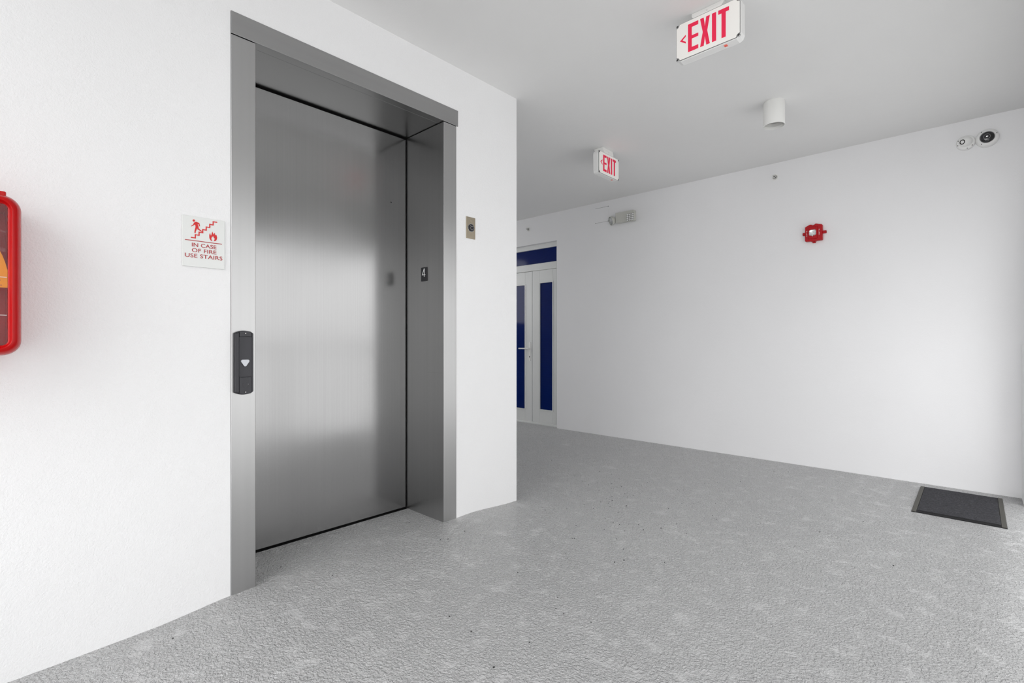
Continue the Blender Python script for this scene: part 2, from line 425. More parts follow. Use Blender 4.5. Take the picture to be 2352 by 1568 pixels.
bm = NB(); box(bm, lx(0.800), lx(1.901), XD, XD+0.03, 0.036, 2.4365)
dp = part('door_panel', bm, M['steel_door'], lift, bev=0.002, seg=2)
bm = NB(); box(bm, lx(0.80), lx(1.95), XD+0.032, XD+0.05, -0.02, 2.46)
part('hoistway_backing', bm, M['dark'], lift)
bm = NB(); box(bm, lx(0.838), lx(1.908), XD-0.012, XD+0.03, -0.01, 0.0265)
part('door_sill', bm, M['steel_h'], lift)
# small dent and a hairline scratch seen on the steel
bm = NB(); prism(bm, disc(lx(1.79), 2.005, 0.0035, 8, 0.005), XD-0.0006, XD+0.001); part('dent_mark', bm, M['dark'], dp)
bm = NB(); box(bm, lx(1.908)-0.0006, lx(1.908)+0.001, 0.010, 0.155, 0.925, 0.9268); part('scratch_mark', bm, M['screw'], jR)

# ------------------------------------------------------------------ floor-number plate on the right jamb (faces -Y)
npl = thing('floor_number_plate', 'small black plate with a raised white 4 on the inside of the right steel jamb', 'number plate', (-2.5345, 1.908, 1.54), 0)
bm = NB(); prism(bm, rrect(-0.0305, 0.0305, -0.0435, 0.0435, 0.003, 3), -0.004, 0.0)
part('plate', bm, M['black_pl'], npl, bev=0.0006)
bm = NB()
def stroke(bm, a, b, w, y0, y1):
    (x0, z0), (x1, z1) = a, b; d = math.hypot(x1-x0, z1-z0); nx, nz = -(z1-z0)/d*w/2, (x1-x0)/d*w/2
    prism(bm, [(x0+nx, z0+nz), (x1+nx, z1+nz), (x1-nx, z1-nz), (x0-nx, z0-nz)], y0, y1)
stroke(bm, (0.0045, 0.035), (0.0045, -0.0165), 0.0052, -0.0056, -0.003)
stroke(bm, (0.0035, 0.035), (-0.0165, -0.003), 0.0045, -0.0055, -0.003)
stroke(bm, (-0.0185, -0.0035), (0.0145, -0.0035), 0.0045, -0.0054, -0.003)
part('numeral', bm, M['white_print'], npl)
bm = NB(); lathe(bm, [(0.0012, -0.0052), (0.0016, -0.0038)], 10, 'y', 0.001, 0, -0.032); lathe(bm, [(0.0012, -0.0052), (0.0016, -0.0038)], 10, 'y', 0.004, 0, -0.0345)
part('braille_dots', bm, M['charcoal_in'], npl)

# ------------------------------------------------------------------ hall call station on the left jamb
hs = on_wall_a('call_station', 'tall charcoal lift call panel with one pale triangular button on the left steel jamb', 'call button', 0.747, 0.8865, 0.003)
Wd, Ht = 0.0775, 0.279
def arched(w0, w1, z0, z1, rise, n=10):
    P = [(w0 + (w1-w0)*i/n, z0 - rise*(1-(2*i/n-1)**2) + rise) for i in range(n+1)]
    P += [(w1 - (w1-w0)*i/n, z1 - rise + rise*(1-(2*i/n-1)**2)) for i in range(n+1)]
    return P
bm = NB()
prism(bm, arched(0, Wd, 0, Ht, 0.011), -0.011, 0.0)
hb = part('back_plate', bm, M['charcoal_pl'], hs, bev=0.002)
def cxp(x): return (x-215)/385*Wd
def czp(z): return (1440-z)/1275*Ht
bm = NB()
fo = arched(0.0015, Wd-0.0015, 0.0015, Ht-0.0015, 0.011)
# faceplate: side cheeks plus curved top and bottom caps, leaving the inset panel open
z_lo, z_hi = czp(1085), czp(290)
x_lo, x_hi = cxp(305), cxp(550)
prism(bm, [(0.0015, 0.0125), (x_lo, 0.006), (x_lo, Ht-0.006), (0.0015, Ht-0.0125)], -0.019, -0.009)
prism(bm, [(x_hi, 0.006), (Wd-0.0015, 0.0125), (Wd-0.0015, Ht-0.0125), (x_hi, Ht-0.006)], -0.019, -0.009)
part('side_cheeks', bm, M['charcoal_pl'], hs, bev=0.004, seg=3)
bm = NB(); n = 10
tp = [(x_lo + (x_hi-x_lo)*i/n) for i in range(n+1)]
prism(bm, [(x, z_hi + 0.002*(1-(2*i/n-1)**2)) for i, x in enumerate(tp)] + [(x, Ht-0.0055+0.004*(1-(2*i/n-1)**2)) for i, x in reversed(list(enumerate(tp)))], -0.019, -0.009)
part('top_cap', bm, M['charcoal_pl'], hs, bev=0.0015)
bm = NB()
prism(bm, [(x, 0.0055-0.004*(1-(2*i/n-1)**2)) for i, x in enumerate(tp)] + [(x, z_lo - 0.002*(1-(2*i/n-1)**2)) for i, x in reversed(list(enumerate(tp)))], -0.018, -0.009)
part('bottom_cap', bm, M['charcoal_in'], hs, bev=0.0015)
bm = NB()
loops = []
for k in range(9):
    t = k/8; x = x_lo + (x_hi-x_lo)*t; d = -0.0125 - 0.003*(2*t-1)**2
    loops.append([(x, d, z_lo), (x, -0.008, z_lo), (x, -0.008, z_hi), (x, d, z_hi)])
loft(bm, loops); part('inset_panel', bm, M['charcoal_in'], hs, smooth=True)
def rtri(cx, cz, w, h, r=0.006, n=6):
    V = [(cx-w/2, cz+h/2), (cx, cz-h/2-r*0.3), (cx+w/2, cz+h/2)]
    cen = [(cx-w/2+r, cz+h/2-r, PI*0.5, PI*1.17), (cx, cz-h/2+r*1.1, PI*1.17, PI*1.83), (cx+w/2-r, cz+h/2-r, -PI*0.17, PI*0.5)]
    P = []
    for x, z, a, b in cen:
        for i in range(n+1): P.append((x + r*math.cos(a+(b-a)*i/n), z + r*math.sin(a+(b-a)*i/n)))
    return P
bcx, bcz = cxp(425), czp(812)
bm = NB(); prism(bm, rtri(bcx, bcz, 0.039, 0.035, 0.0075), -0.0150, -0.010); part('button_bezel', bm, M['black_pl'], hs)
bm = NB(); prism(bm, rtri(bcx, bcz, 0.034, 0.030, 0.0065), -0.0185, -0.012); part('call_button', bm, M['btn'], hs, bev=0.0015)
for z in (220, 1388):
    bm = NB(); lathe(bm, [(0.0045, -0.0202), (0.0045, -0.0185)], 16, 'y', cxp(427), 0, czp(z))
    s = part('screw_cup', bm, M['black_pl'], hs)
    bm = NB(); lathe(bm, [(0.0014, -0.0212), (0.0022, -0.0202)], 10, 'y', cxp(427), 0, czp(z)); part('screw_head', bm, M['chrome'], s)
bm = NB(); ring(bm, disc(cxp(427), czp(1245), 0.0125, 28), disc(cxp(427), czp(1245), 0.0112, 28), -0.0187, -0.017)
kr = part('key_ring_mark', bm, M['black_pl'], hs)
bm = NB(); box(bm, cxp(427)-0.0025, cxp(427)+0.0025, -0.0184, -0.017, czp(1245)-0.0095, czp(1245)+0.008); part('key_slot', bm, M['black_pl'], kr)
bm = NB(); prism(bm, disc(cxp(483), czp(1232), 0.0012, 8), -0.0186, -0.0175); part('indicator_dot', bm, M['chrome'], kr)

# ------------------------------------------------------------------ bronze key-switch plate right of the doorway
kp = on_wall_a('key_switch_plate', 'small bronze plate with round black key lock right of the lift doorway', 'switch plate', 2.1275, 1.838)
bm = NB(); box(bm, -0.0385, 0.0385, -0.004, 0.0, -0.0685, 0.0685); part('plate', bm, M['bronze'], kp, bev=0.0015)
bm = NB(); ring(bm, disc(0, 0.0, 0.0265, 36), disc(0, 0, 0.0232, 36), -0.007, -0.003); part('lock_collar', bm, M['chrome'], kp, bev=0.0005)
bm = NB(); lathe(bm, [(0.0232, -0.003), (0.0232, -0.0105), (0.0215, -0.012), (0.0, -0.012)], 36, 'y', cap1=False); lk = part('lock_cylinder', bm, M['black_pl'], kp, smooth=True)
bm = NB(); ring(bm, disc(0.001, -0.002, 0.0125, 28), disc(0.001, -0.002, 0.0108, 28), -0.0135, -0.011); part('lock_ring', bm, M['chrome'], lk)
bm = NB(); box(bm, -0.0015, 0.0035, -0.0128, -0.011, -0.009, 0.006); part('key_slot', bm, M['dark'], lk)
for a in (0.75, 2.35):
    bm = NB(); prism(bm, disc(0.0165*math.cos(a), 0.0165*math.sin(a), 0.0022, 8), -0.0128, -0.011); part('position_mark', bm, M['chrome'], lk)
for z in (0.047, -0.047):
    bm = NB(); lathe(bm, [(0.0042, -0.003), (0.0040, -0.0052), (0.0022, -0.0062)], 14, 'y', 0, 0, z); part('screw', bm, M['bronze'], kp, smooth=True)

# ------------------------------------------------------------------ IN CASE OF FIRE sign
SW, SH = 0.155, 0.206
sg = on_wall_a('fire_stairs_sign', 'pale square sign with red stairs and flame pictogram, beside the lift', 'sign', 0.557, 1.425)
bm = NB(); box(bm, 0, SW, -0.006, -0.0005, 0, SH); part('sign_plate', bm, M['sign'], sg, bev=0.0012)
def su(x, y):
    u = (x-165)/897; t = 220+132*u; b_ = 1295+75*u
    return (u*SW, (1-(y-t)/(b_-t))*SH)
YS0, YS1 = -0.0072, -0.0055
bm = NB()
st = [(338,698),(430,712),(430,642),(508,655),(508,588),(585,600),(585,532),(660,545),(660,477),(735,489),(735,420),(808,435),(808,366),(895,378)]
def offset_line(P, w):
    out = []
    for sgn in (1, -1):
        seq = []
        for i, (x, z) in enumerate(P):
            def nrm(p, q):
                dx, dz = q[0]-p[0], q[1]-p[1]; L_ = math.hypot(dx, dz); return (-dz/L_, dx/L_)
            if i == 0: n_ = nrm(P[0], P[1]); seq.append((x + sgn*n_[0]*w, z + sgn*n_[1]*w)); continue
            if i == len(P)-1: n_ = nrm(P[-2], P[-1]); seq.append((x + sgn*n_[0]*w, z + sgn*n_[1]*w)); continue
            n0, n1 = nrm(P[i-1], P[i]), nrm(P[i], P[i+1]); k = 1 + n0[0]*n1[0] + n0[1]*n1[1]
            seq.append((x + sgn*w*(n0[0]+n1[0])/k, z + sgn*w*(n0[1]+n1[1])/k))
        out.append(seq)
    return out
Lf, Rt = offset_line([su(*p) for p in st], 0.0020)
F0 = [[bm.verts.new((x, y, z)) for x, z in Q] for y in (YS0, YS1) for Q in (Lf, Rt)]
for i in range(len(st)-1):
    for p_, q_ in ((0, 1), (2, 3), (0, 2), (1, 3)): bm.faces.new((F0[p_][i], F0[p_][i+1], F0[q_][i+1], F0[q_][i]))
for e_ in (0, -1): bm.faces.new((F0[0][e_], F0[1][e_], F0[3][e_], F0[2][e_]))
part('stairs_pictogram', bm, M['red_ink'], sg)
bm = NB()
hx, hz = su(399, 345); prism(bm, disc(hx, hz, 0.0046, 20, 0.0042), YS0, YS1)
prism(bm, [su(*p) for p in [(425,375),(455,372),(512,397),(520,418),(528,462),(512,466),(500,425),(478,412),(485,440),(496,478),(502,512),(555,556),(580,574),(556,578),(478,530),(470,505),(455,540),(440,572),(436,606),(412,606),(414,560),(424,520),(436,480),(432,450),(424,432),(408,432),(400,444),(350,470),(344,458),(388,428),(400,395)]], YS0, YS1)
part('person_pictogram', bm, M['red_ink'], sg)
bm = NB()
prism(bm, [su(*p) for p in [(792,572),(800,600),(815,628),(828,640),(832,605),(842,600),(850,640),(858,660),(868,640),(880,652),(893,700),(888,735),(868,768),(835,775),(818,770),(836,750),(842,722),(832,700),(828,715),(820,690),(806,660),(800,688),(788,662),(780,700),(772,690),(768,722),(772,748),(788,768),(770,772),(745,745),(728,710),(724,660),(732,618),(745,610),(752,650),(768,655),(775,620)]], YS0, YS1)
part('flame_pictogram', bm, M['red_ink'], sg)
bm = NB(); stroke(bm, su(220, 745), su(1000, 838), 0.0027, YS0, YS1); part('underline', bm, M['red_ink_dark'], sg)
for s, u0, u1, v0, v1 in (('IN CASE', .217, .795, .527, .603), ('OF FIRE', .217, .795, .634, .710), ('USE STAIRS', .060, .942, .742, .820)):
    part('lettering', text_bm(s, u0*SW, u1*SW, (1-v1)*SH, (1-v0)*SH, YS0, YS1), M['red_ink_dark'], sg)

# ------------------------------------------------------------------ red fire extinguisher cabinet at the left edge
cb = on_wall_a('fire_extinguisher_cabinet', 'glossy red rounded plastic fire extinguisher cabinet with a clear window', 'fire cabinet', 0.089, 1.0755)
CW, CH = 0.46, 0.494
def cl(ins, w, r):
    return [(x, -w, z) for x, z in rrect(-CW+ins, -ins, ins, CH-ins, r, 8)]
prof = [(0.010,0,.03),(0.004,.03,.04),(0,.09,.045),(0,.150,.045),(.0015,.166,.044),(.005,.180,.042),(.0105,.1905,.038),(.017,.1965,.033),(.0215,.1975,.029),(.0245,.194,.026),(.0265,.187,.022),(.0305,.184,.016),(.0315,.180,.012),(.0320,.10,.012),(.0320,.012,.012)]
bm = NB(); loft(bm, [cl(*p) for p in prof], cap=False)
bm.verts.ensure_lookup_table()
nl = len(cl(0.01, 0, .03))
bm.faces.new([bm.verts[len(bm.verts)-nl+i] for i in range(nl)])
bm.faces.new([bm.verts[nl-1-i] for i in range(nl)])
part('cabinet_shell', bm, M['red_gloss'], cb, smooth=True)
bm = NB(); prism(bm, rrect(-CW+0.0315, -0.0315, 0.0315, CH-0.0315, 0.012, 8), -0.183, -0.1805)
wp = part('window_panel', bm, M['window'], cb)
bm = NB(); prism(bm, rrect(-CW+0.12, -0.034, CH-0.01, CH+0.011, 0.004, 3), -0.165, -0.06); part('hinge_lug', bm, M['red_gloss'], cb, bev=0.004)
for z in (0.1235, 0.239):
    bm = NB(); box(bm, -CW+0.035, -0.033, -0.1842, -0.1826, z-0.0006, z+0.0006); part('window_seam', bm, M['white_pl'], wp)
# moulded swirls in the window
for zc, w in ((0.352, 0.010), (0.408, 0.006)):
    bm = NB(); lp = []
    for i in range(17):
        t = i/16; x = -0.16 + t*0.125; z = zc + 0.012*math.cos(t*PI*0.9) - 0.02*t
        lp.append([(x, -0.1835, z-w/2), (x, -0.1828, z-w/2), (x, -0.1828, z+w/2), (x, -0.1835, z+w/2)])
    loft(bm, lp); part('moulded_ridge', bm, M['window'], wp)
bm = NB()
P = [(-0.145 + 0.118*math.cos(PI*i/24), 0.2075 + 0.197*math.sin(PI*i/24)) for i in range(25)]
prism(bm, P, -0.1795, -0.1785); yl = part('yellow_label', bm, M['yellow'], cb)
bm = NB()
for rr in (0.098, 0.084):
    for i in range(1, 24):
        a = PI*i/24*0.98
        prism(bm, disc(-0.145 + rr*math.cos(a), 0.2085 + rr*1.66*math.sin(a), 0.0022, 6, 0.0016), -0.1800, -0.1793)
for i in range(22):
    x = -0.145 - 0.10 + 0.2*i/21; box(bm, x-0.002, x+0.0015, -0.1800, -0.1793, 0.2130, 0.2160 + 0.002*(i % 3))
part('label_print', bm, M['orange'], yl)
# ------------------------------------------------------------------ EXIT signs
EW, EH, ED = 0.325, 0.190, 0.055
dL, dR = 13.81, 12.58
def fx(u): return u*dL/(dR + u*(dL-dR))
def ef(x, y):
    u = (x-320)/1320; t = 557-0.4318*(x-320); b_ = 1320-0.3758*(x-320)
    return (fx(u)*EW, (1-(y-t)/(b_-t))*EH)
def euv(u, v): return (fx(u)*EW, (1-v)*EH)
def make_exit(label):
    t = thing('exit_sign', label, 'exit sign')
    r = 0.016
    # body with softly cut corners and slightly drafted sides
    bm = NB()
    def oct_(ins, w):
        x0, x1, z0, z1 = -0.004+ins, EW+0.004-ins, -0.004+ins, EH+0.004-ins; c = 0.024
        return [(x, w, z) for x, z in ((x0+c, z0), (x1-c, z0), (x1-c*.3, z0+c*.3), (x1, z0+c), (x1, z1-c), (x1-c*.3, z1-c*.3), (x1-c, z1), (x0+c, z1), (x0+c*.3, z1-c*.3), (x0, z1-c), (x0, z0+c), (x0+c*.3, z0+c*.3))]
    loft(bm, [oct_(0.003, 0.002), oct_(0.001, 0.006), oct_(0.0, 0.048), oct_(0.003, ED)])
    b = part('housing', bm, M['white_pl'], t, bev=0.0015)
    # clear gasketed face with a notch at each corner
    bm = NB(); n = r*1.05
    x0, x1, z0, z1 = 0.002, EW-0.002, 0.002, EH-0.002
    def notch(cx, cz, a0): return [(cx + n*math.cos(a0 - PI/2*i/5), cz + n*math.sin(a0 - PI/2*i/5)) for i in range(6)]
    P = notch(x0, z0, PI/2) + notch(x1, z0, PI) + notch(x1, z1, 3*PI/2) + notch(x0, z1, 2*PI)
    prism(bm, [(x, z) for x, z in P], -0.004, 0.003)
    f = part('face_panel', bm, M['exit_face'], t, bev=0.001)
    cx, cz = EW/2, EH/2
    Po = [(cx + (x-cx)*1.008, cz + (z-cz)*1.014) for x, z in P]
    bm = NB(); ring(bm, Po, P, -0.0032, 0.003)
    part('gasket', bm, M['screw'], f)
    for x, z in ((x0+.005, z0+.006), (x1-.005, z0+.006), (x0+.005, z1-.006), (x1-.005, z1-.006)):
        bm = NB(); lathe(bm, [(0.0075, 0.001), (0.0075, -0.002), (0.006, -0.0028)], 18, 'y', x, 0, z); s = part('screw_boss', bm, M['screw'], t, smooth=True)
        bm = NB(); lathe(bm, [(0.0032, -0.0045), (0.0038, -0.0025)], 12, 'y', x, 0, z); part('screw', bm, M['dark'], s)
    ya, yb = -0.0052, -0.0035
    L = []
    # E
    bm = NB(); x0, x1, st_ = fx(.187)*EW, fx(.345)*EW, .060*EW
    zt, zb = EH*(1-.115), EH*(1-.862)
    hb = 0.0195
    prism(bm, [(x0, zb), (x1, zb), (x1, zb+hb), (x0+st_, zb+hb), (x0+st_, (zt+zb)/2-hb*.42), (x1, (zt+zb)/2-hb*.42), (x1, (zt+zb)/2+hb*.42), (x0+st_, (zt+zb)/2+hb*.42), (x0+st_, zt-hb), (x1, zt-hb), (x1, zt), (x0, zt)], ya, yb)
    part('letter_e', bm, M['exit_red'], t)
    bm = NB(); x0, x1 = fx(.375)*EW, fx(.526)*EW; w = .056*EW; xm = (x0+x1)/2; zm = (zt+zb)/2
    prism(bm, [(x0, zb), (x0+w, zb), (xm, zm-0.024), (x1-w, zb), (x1, zb), (xm+w*.62, zm), (x1, zt), (x1-w, zt), (xm, zm+0.024), (x0+w, zt), (x0, zt), (xm-w*.62, zm)], ya, yb)
    part('letter_x', bm, M['exit_red'], t)
    bm = NB(); x0, x1 = fx(.560)*EW, fx(.624)*EW; prism(bm, [(x0, zb), (x1, zb), (x1, zt), (x0, zt)], ya, yb)
    part('letter_i', bm, M['exit_red'], t)
    bm = NB(); x0, x1 = fx(.659)*EW, fx(.826)*EW; xm = (x0+x1)/2; w = .031*EW
    prism(bm, [(xm-w, zb), (xm+w, zb), (xm+w, zt-hb), (x1, zt-hb), (x1, zt), (x0, zt), (x0, zt-hb), (xm-w, zt-hb)], ya, yb)
    part('letter_t', bm, M['exit_red'], t)
    bm = NB(); pts = [(400, 890), (490, 790), (520, 768), (520, 805), (455, 885), (522, 910), (470, 938)]
    x0, z0 = fx(.061)*EW, zm+0.002; x1 = fx(.150)*EW
    prism(bm, [(x0, z0), (x1, z0+0.0225), (x1, z0+0.0135), (x0+0.013, z0), (x1, z0-0.0135), (x1, z0-0.0225)], ya, yb)
    part('arrow', bm, M['exit_red'], t)
    # test button under the housing, canopy on top
    bm = NB(); box(bm, EW*.74, EW*.785, 0.014, 0.030, -0.0065, -0.002); part('test_button', bm, M['pink_btn'], t, bev=0.001)
    bm = NB(); x0, x1 = 0.078, 0.245
    zc = EH
    loft(bm, [[(x, y, z) for x, y, z in ((a, -0.002, zc+0.001), (b_, -0.002, zc+0.001), (b_, ED+0.02, zc+0.001), (a, ED+0.02, zc+0.001))] for a, b_ in ((x0+0.012, x1-0.012),)] +
         [[(x0+0.004, 0.000, zc+0.012), (x1-0.004, 0.000, zc+0.012), (x1-0.004, ED+0.03, zc+0.012), (x0+0.004, ED+0.03, zc+0.012)],
          [(x0, 0.008, zc+0.030), (x1, 0.008, zc+0.030), (x1, ED+0.045, zc+0.030), (x0, ED+0.045, zc+0.030)],
          [(x0+0.002, 0.010, zc+CANOPY_H), (x1-0.002, 0.010, zc+CANOPY_H), (x1-0.002, ED+0.045, zc+CANOPY_H), (x0+0.002, ED+0.045, zc+CANOPY_H)]])
    cn = part('ceiling_canopy', bm, M['white_metal'], t, bev=0.003, seg=3)
    bm = NB(); lathe(bm, [(0.002, -0.0008), (0.0026, 0.002)], 10, 'y', (x0+x1)/2, 0.0, zc+0.012); part('canopy_screw', bm, M['screw'], cn)
    return t
CANOPY_H = 0.034
e1 = make_exit('large nearer EXIT sign with red letters and left arrow, hanging from the ceiling')
e1.location = (-1.1535, 2.508, 2.779); e1.location.z = H - CANOPY_H - EH
e1.rotation_euler.z = math.atan2(-0.006, EW)
e1['group'] = 'ceiling exit signs'
def copy_tree(o, parent=None):
    c = o.copy(); C.objects.link(c); c.parent = parent
    for ch in [x for x in bpy.data.objects if x.parent == o]: copy_tree(ch, c)
    return c
e2 = copy_tree(e1)
e2['label'] = 'smaller far EXIT sign with red letters, hanging past the corner of the lift wall'
e2.location = (-2.366, 3.624, H - 0.053 - EH)
for ch in bpy.data.objects:
    if ch.parent == e2 and ch.name.startswith('ceiling_canopy'):
        ch.scale.z = 0.053/CANOPY_H; ch.location.z = (1 - 0.053/CANOPY_H)*EH
e2.rotation_euler.z = PI/2

# ------------------------------------------------------------------ cylinder downlight
cl_ = thing('ceiling_light', 'white cylindrical surface-mounted downlight on the ceiling', 'ceiling light', (-1.045, 3.845, H))
bm = NB(); R_ = 0.069
lathe(bm, [(R_-0.0015, 0.0), (R_, -0.003), (R_, -0.166), (R_-0.001, -0.168), (R_-0.0035, -0.168), (R_-0.0035, -0.04)], 64, 'z', cap1=False)
part('lamp_housing', bm, M['white_metal'], cl_, smooth=True)
bm = NB()
prof = []
for k in range(8):
    z = -0.150 + k*0.013; prof += [(R_-0.006-0.002*(k % 2), z), (R_-0.0075-0.002*(k % 2), z+0.009)]
lathe(bm, prof + [(0.03, -0.045)], 48, 'z', cap0=False)
part('stepped_baffle', bm, M['lamp_in'], cl_, smooth=False)
bm = NB(); lathe(bm, [(0.031, -0.058), (0.030, -0.054), (0.010, -0.050)], 32, 'z'); part('lamp_lens', bm, M['white_pl'], cl_, smooth=True)

# ------------------------------------------------------------------ back wall devices
def cctv(label, x, z, r, kind):
    t = on_wall_b('security_camera', label, 'security camera', x, z, 'dome cameras on the back wall')
    if kind == 0:
        bm = NB(); lathe(bm, [(r, 0), (r, -0.018), (r*0.94, -0.026), (r*0.74, -0.032), (0.01, -0.032)], 48, 'y'); base = part('base_ring', bm, M['white_pl'], t, smooth=True)
        # eyeball turned down towards the passage
        bm = NB(); rb = r*0.72
        bmesh.ops.create_uvsphere(bm, u_segments=40, v_segments=24, radius=rb, matrix=Matrix.Translation((0.000, -0.030, 0.004)))
        e = part('camera_eyeball', bm, M['white_pl'], t, smooth=True)
        d = Vector((-0.46, -0.80, -0.14)).normalized(); q = Vector((0, 0, 1)).rotation_difference(d).to_matrix().to_4x4()
        bm = NB(); lathe(bm, [(0.0205, rb*0.84), (0.0205, rb*0.965), (0.0185, rb*0.965), (0.0185, rb*0.91)], 28, 'z'); bm.transform(Matrix.Translation((0.0, -0.030, 0.004)) @ q); part('lens_rim', bm, M['white_pl'], e, smooth=True)
        bm = NB(); lathe(bm, [(0.0186, rb*0.88), (0.0186, rb*0.945), (0.010, rb*0.955)], 28, 'z'); bm.transform(Matrix.Translation((0.0, -0.030, 0.004)) @ q); part('camera_lens', bm, M['black_gloss'], e, smooth=True)
        angs = (2.7, 3.45, 4.9, 5.6)
        rr, yy = r*0.86, -0.0295
    else:
        bm = NB(); lathe(bm, [(r, 0), (r, -0.022), (r*0.96, -0.034), (r*0.80, -0.043), (r*0.66, -0.046), (r*0.62, -0.043), (0.01, -0.040)], 48, 'y'); base = part('base_ring', bm, M['white_pl'], t, smooth=True)
        bm = NB(); lathe(bm, [(r*0.62, -0.042), (r*0.60, -0.050), (r*0.50, -0.057), (r*0.34, -0.061), (0.004, -0.062)], 40, 'y'); ln = part('dome_cover', bm, M['black_gloss'], t, smooth=True)
        bm = NB(); ring(bm, disc(-0.002, 0, 0.0195, 32), disc(-0.002, 0, 0.0180, 32), -0.0632, -0.0600); part('lens_ring', bm, M['screw'], ln)
        bm = NB(); lathe(bm, [(0.0075, -0.0625), (0.006, -0.0650), (0.002, -0.066)], 20, 'y', -0.001, 0, 0.001); part('camera_lens', bm, M['chrome'], ln, smooth=True)
        angs = (0.35, 2.2, 4.1)
        rr, yy = r*0.83, -0.0425
    for a in angs:
        bm = NB(); lathe(bm, [(0.003, yy), (0.0028, yy-0.0022)], 10, 'y', rr*math.cos(a), 0, rr*math.sin(a)); part('screw_hole', bm, M['dark'], base)
    return t
cctv('white eyeball camera turned sideways, left of the two cameras by the ceiling', -0.055, 2.637, 0.055, 0)
cctv('white dome camera with a large black lens facing out, right of the two', 0.064, 2.640, 0.0655, 1)

def sprinkler(label, x, z):
    t = on_wall_b('sprinkler_head', label, 'sprinkler', x, z, 'sidewall sprinkler heads')
    bm = NB(); ring(bm, disc(0, 0, 0.030, 36), disc(0, 0, 0.0215, 36), -0.004, 0.0); part('escutcheon', bm, M['white_metal'], t, bev=0.001)
    bm = NB(); lathe(bm, [(0.0215, 0.0), (0.0205, -0.010), (0.0175, -0.012), (0.017, -0.004), (0.004, -0.003)], 32, 'y'); part('inner_cup', bm, M['lamp_in'], t, smooth=True)
    bm = NB(); lathe(bm, [(0.0055, -0.003), (0.0055, -0.030), (0.003, -0.034)], 16, 'y'); part('bulb_stem', bm, M['dark'], t, smooth=True)
    bm = NB()
    for s in (-1, 1): stroke(bm, (s*0.011, -0.0022), (s*0.011, 0.0022), 0.003, -0.034, -0.004)
    part('frame_arms', bm, M['screw'], t)
    bm = NB(); ring(bm, disc(0, 0, 0.0135, 20), disc(0, 0, 0.0065, 20), -0.0355, -0.034); box(bm, -0.014, 0.014, -0.040, -0.0345, 0.012, 0.0135); part('deflector', bm, M['lamp_in'], t)
    return t
sprinkler('small round sidewall sprinkler between the downlight and the red alarm', -1.395, 2.678)
s2 = sprinkler('small round sidewall sprinkler above the blue glazed door', -4.512, 2.661)

# fire alarm strobe
al = on_wall_b('fire_alarm_strobe', 'red wall fire alarm with a clear strobe lens on the back wall', 'fire alarm', -1.068, 2.097)
bm = NB()
w, h_ = 0.068, 0.073
outl = [(-w, -h_+.004), (-w+.006, -h_), (-.022, -h_-.001), (-.018, -h_-.006), (.014, -h_-.006), (.018, -h_-.001), (w-.006, -h_), (w, -h_+.006), (w, h_-.012), (w-.006, h_-.004), (.034, h_+.001), (.026, h_+.006), (.012, h_+.006), (.004, h_-.002), (-.010, h_-.004), (-.018, h_+.003), (-.032, h_+.003), (-.046, h_-.004), (-w+.002, h_-.014), (-w, h_-.02)]
prism(bm, outl, -0.040, 0.0)
part('alarm_body', bm, M['red_alarm'], al, bev=0.004, seg=3)
bm = NB(); prism(bm, [(-.040, -.055), (.030, -.055), (.034, .052), (-.038, .056)], -0.050, -0.038); part('raised_centre', bm, M['red_alarm'], al, bev=0.007, seg=3)
for s, x0, x1 in ((-1, -w-.024, -w+.006), (1, w-.006, w+.028)):
    bm = NB(); prism(bm, rrect(x0, x1, -0.013, 0.012, 0.005, 4), -0.022, 0.0); part('side_tab', bm, M['red_alarm'], al, bev=0.003)
bm = NB(); prism(bm, rrect(-.012, .012, -.090, -.074, 0.004, 4), -0.020, 0.0); part('bottom_tab', bm, M['red_alarm'], al, bev=0.002)
bm = NB(); prism(bm, rrect(-.033, .023, -.026, .026, 0.014, 6), -0.052, -0.048); part('reflector', bm, M['chrome'], al)
bm = NB(); loft(bm, [[(x, y, z) for x, z in rrect(-.033+i, .023-i, -.027+i, .027-i, .016-i*.5, 6)] for i, y in ((0, -.0505), (0.002, -.058), (0.006, -.063), (0.011, -.065))]); ln = part('strobe_lens', bm, M['strobe_lens'], al, smooth=True)
bm = NB(); box(bm, -.009, .001, -.0675, -.064, -.004, .008); box(bm, -.007, -.003, -.0665, -.052, -.034, -.020); part('flash_tube', bm, M['white_print'], ln)
for s, xx, zc in ((-1, -.056, -.010), (1, .042, -.004)):
    for i, ch in enumerate('FIRE'):
        part('lettering', text_bm(ch, xx, xx+(.007 if ch != 'I' else .002), zc+.022-i*.0135, zc+.031-i*.0135, -0.0415, -0.0395), M['white_print'], al)

# access panel
ap = on_wall_b('access_panel', 'flush square white access cover on the back wall left of the emergency light', 'access panel', -3.325, 2.655)
bm = NB(); box(bm, -0.0915, 0.0915, -0.002, 0.0, -0.0885, 0.0885); part('cover', bm, M['back'], ap)
bm = NB()
box(bm, -0.0935, 0.0935, -0.0026, 0.0, 0.0880, 0.0915); part('top_gap', bm, M['screw'], ap)
bm = NB(); box(bm, -0.0935, 0.0935, -0.0024, 0.0, -0.0905, -0.0885); part('bottom_gap', bm, M['grey_pl'], ap)
for x, z in ((-.089, -.0885), (.089, .0895), (.089, -.0885)):
    bm = NB(); prism(bm, disc(x, z, 0.0045, 12), -0.0032, 0.0); part('corner_screw', bm, M['dark'], ap)

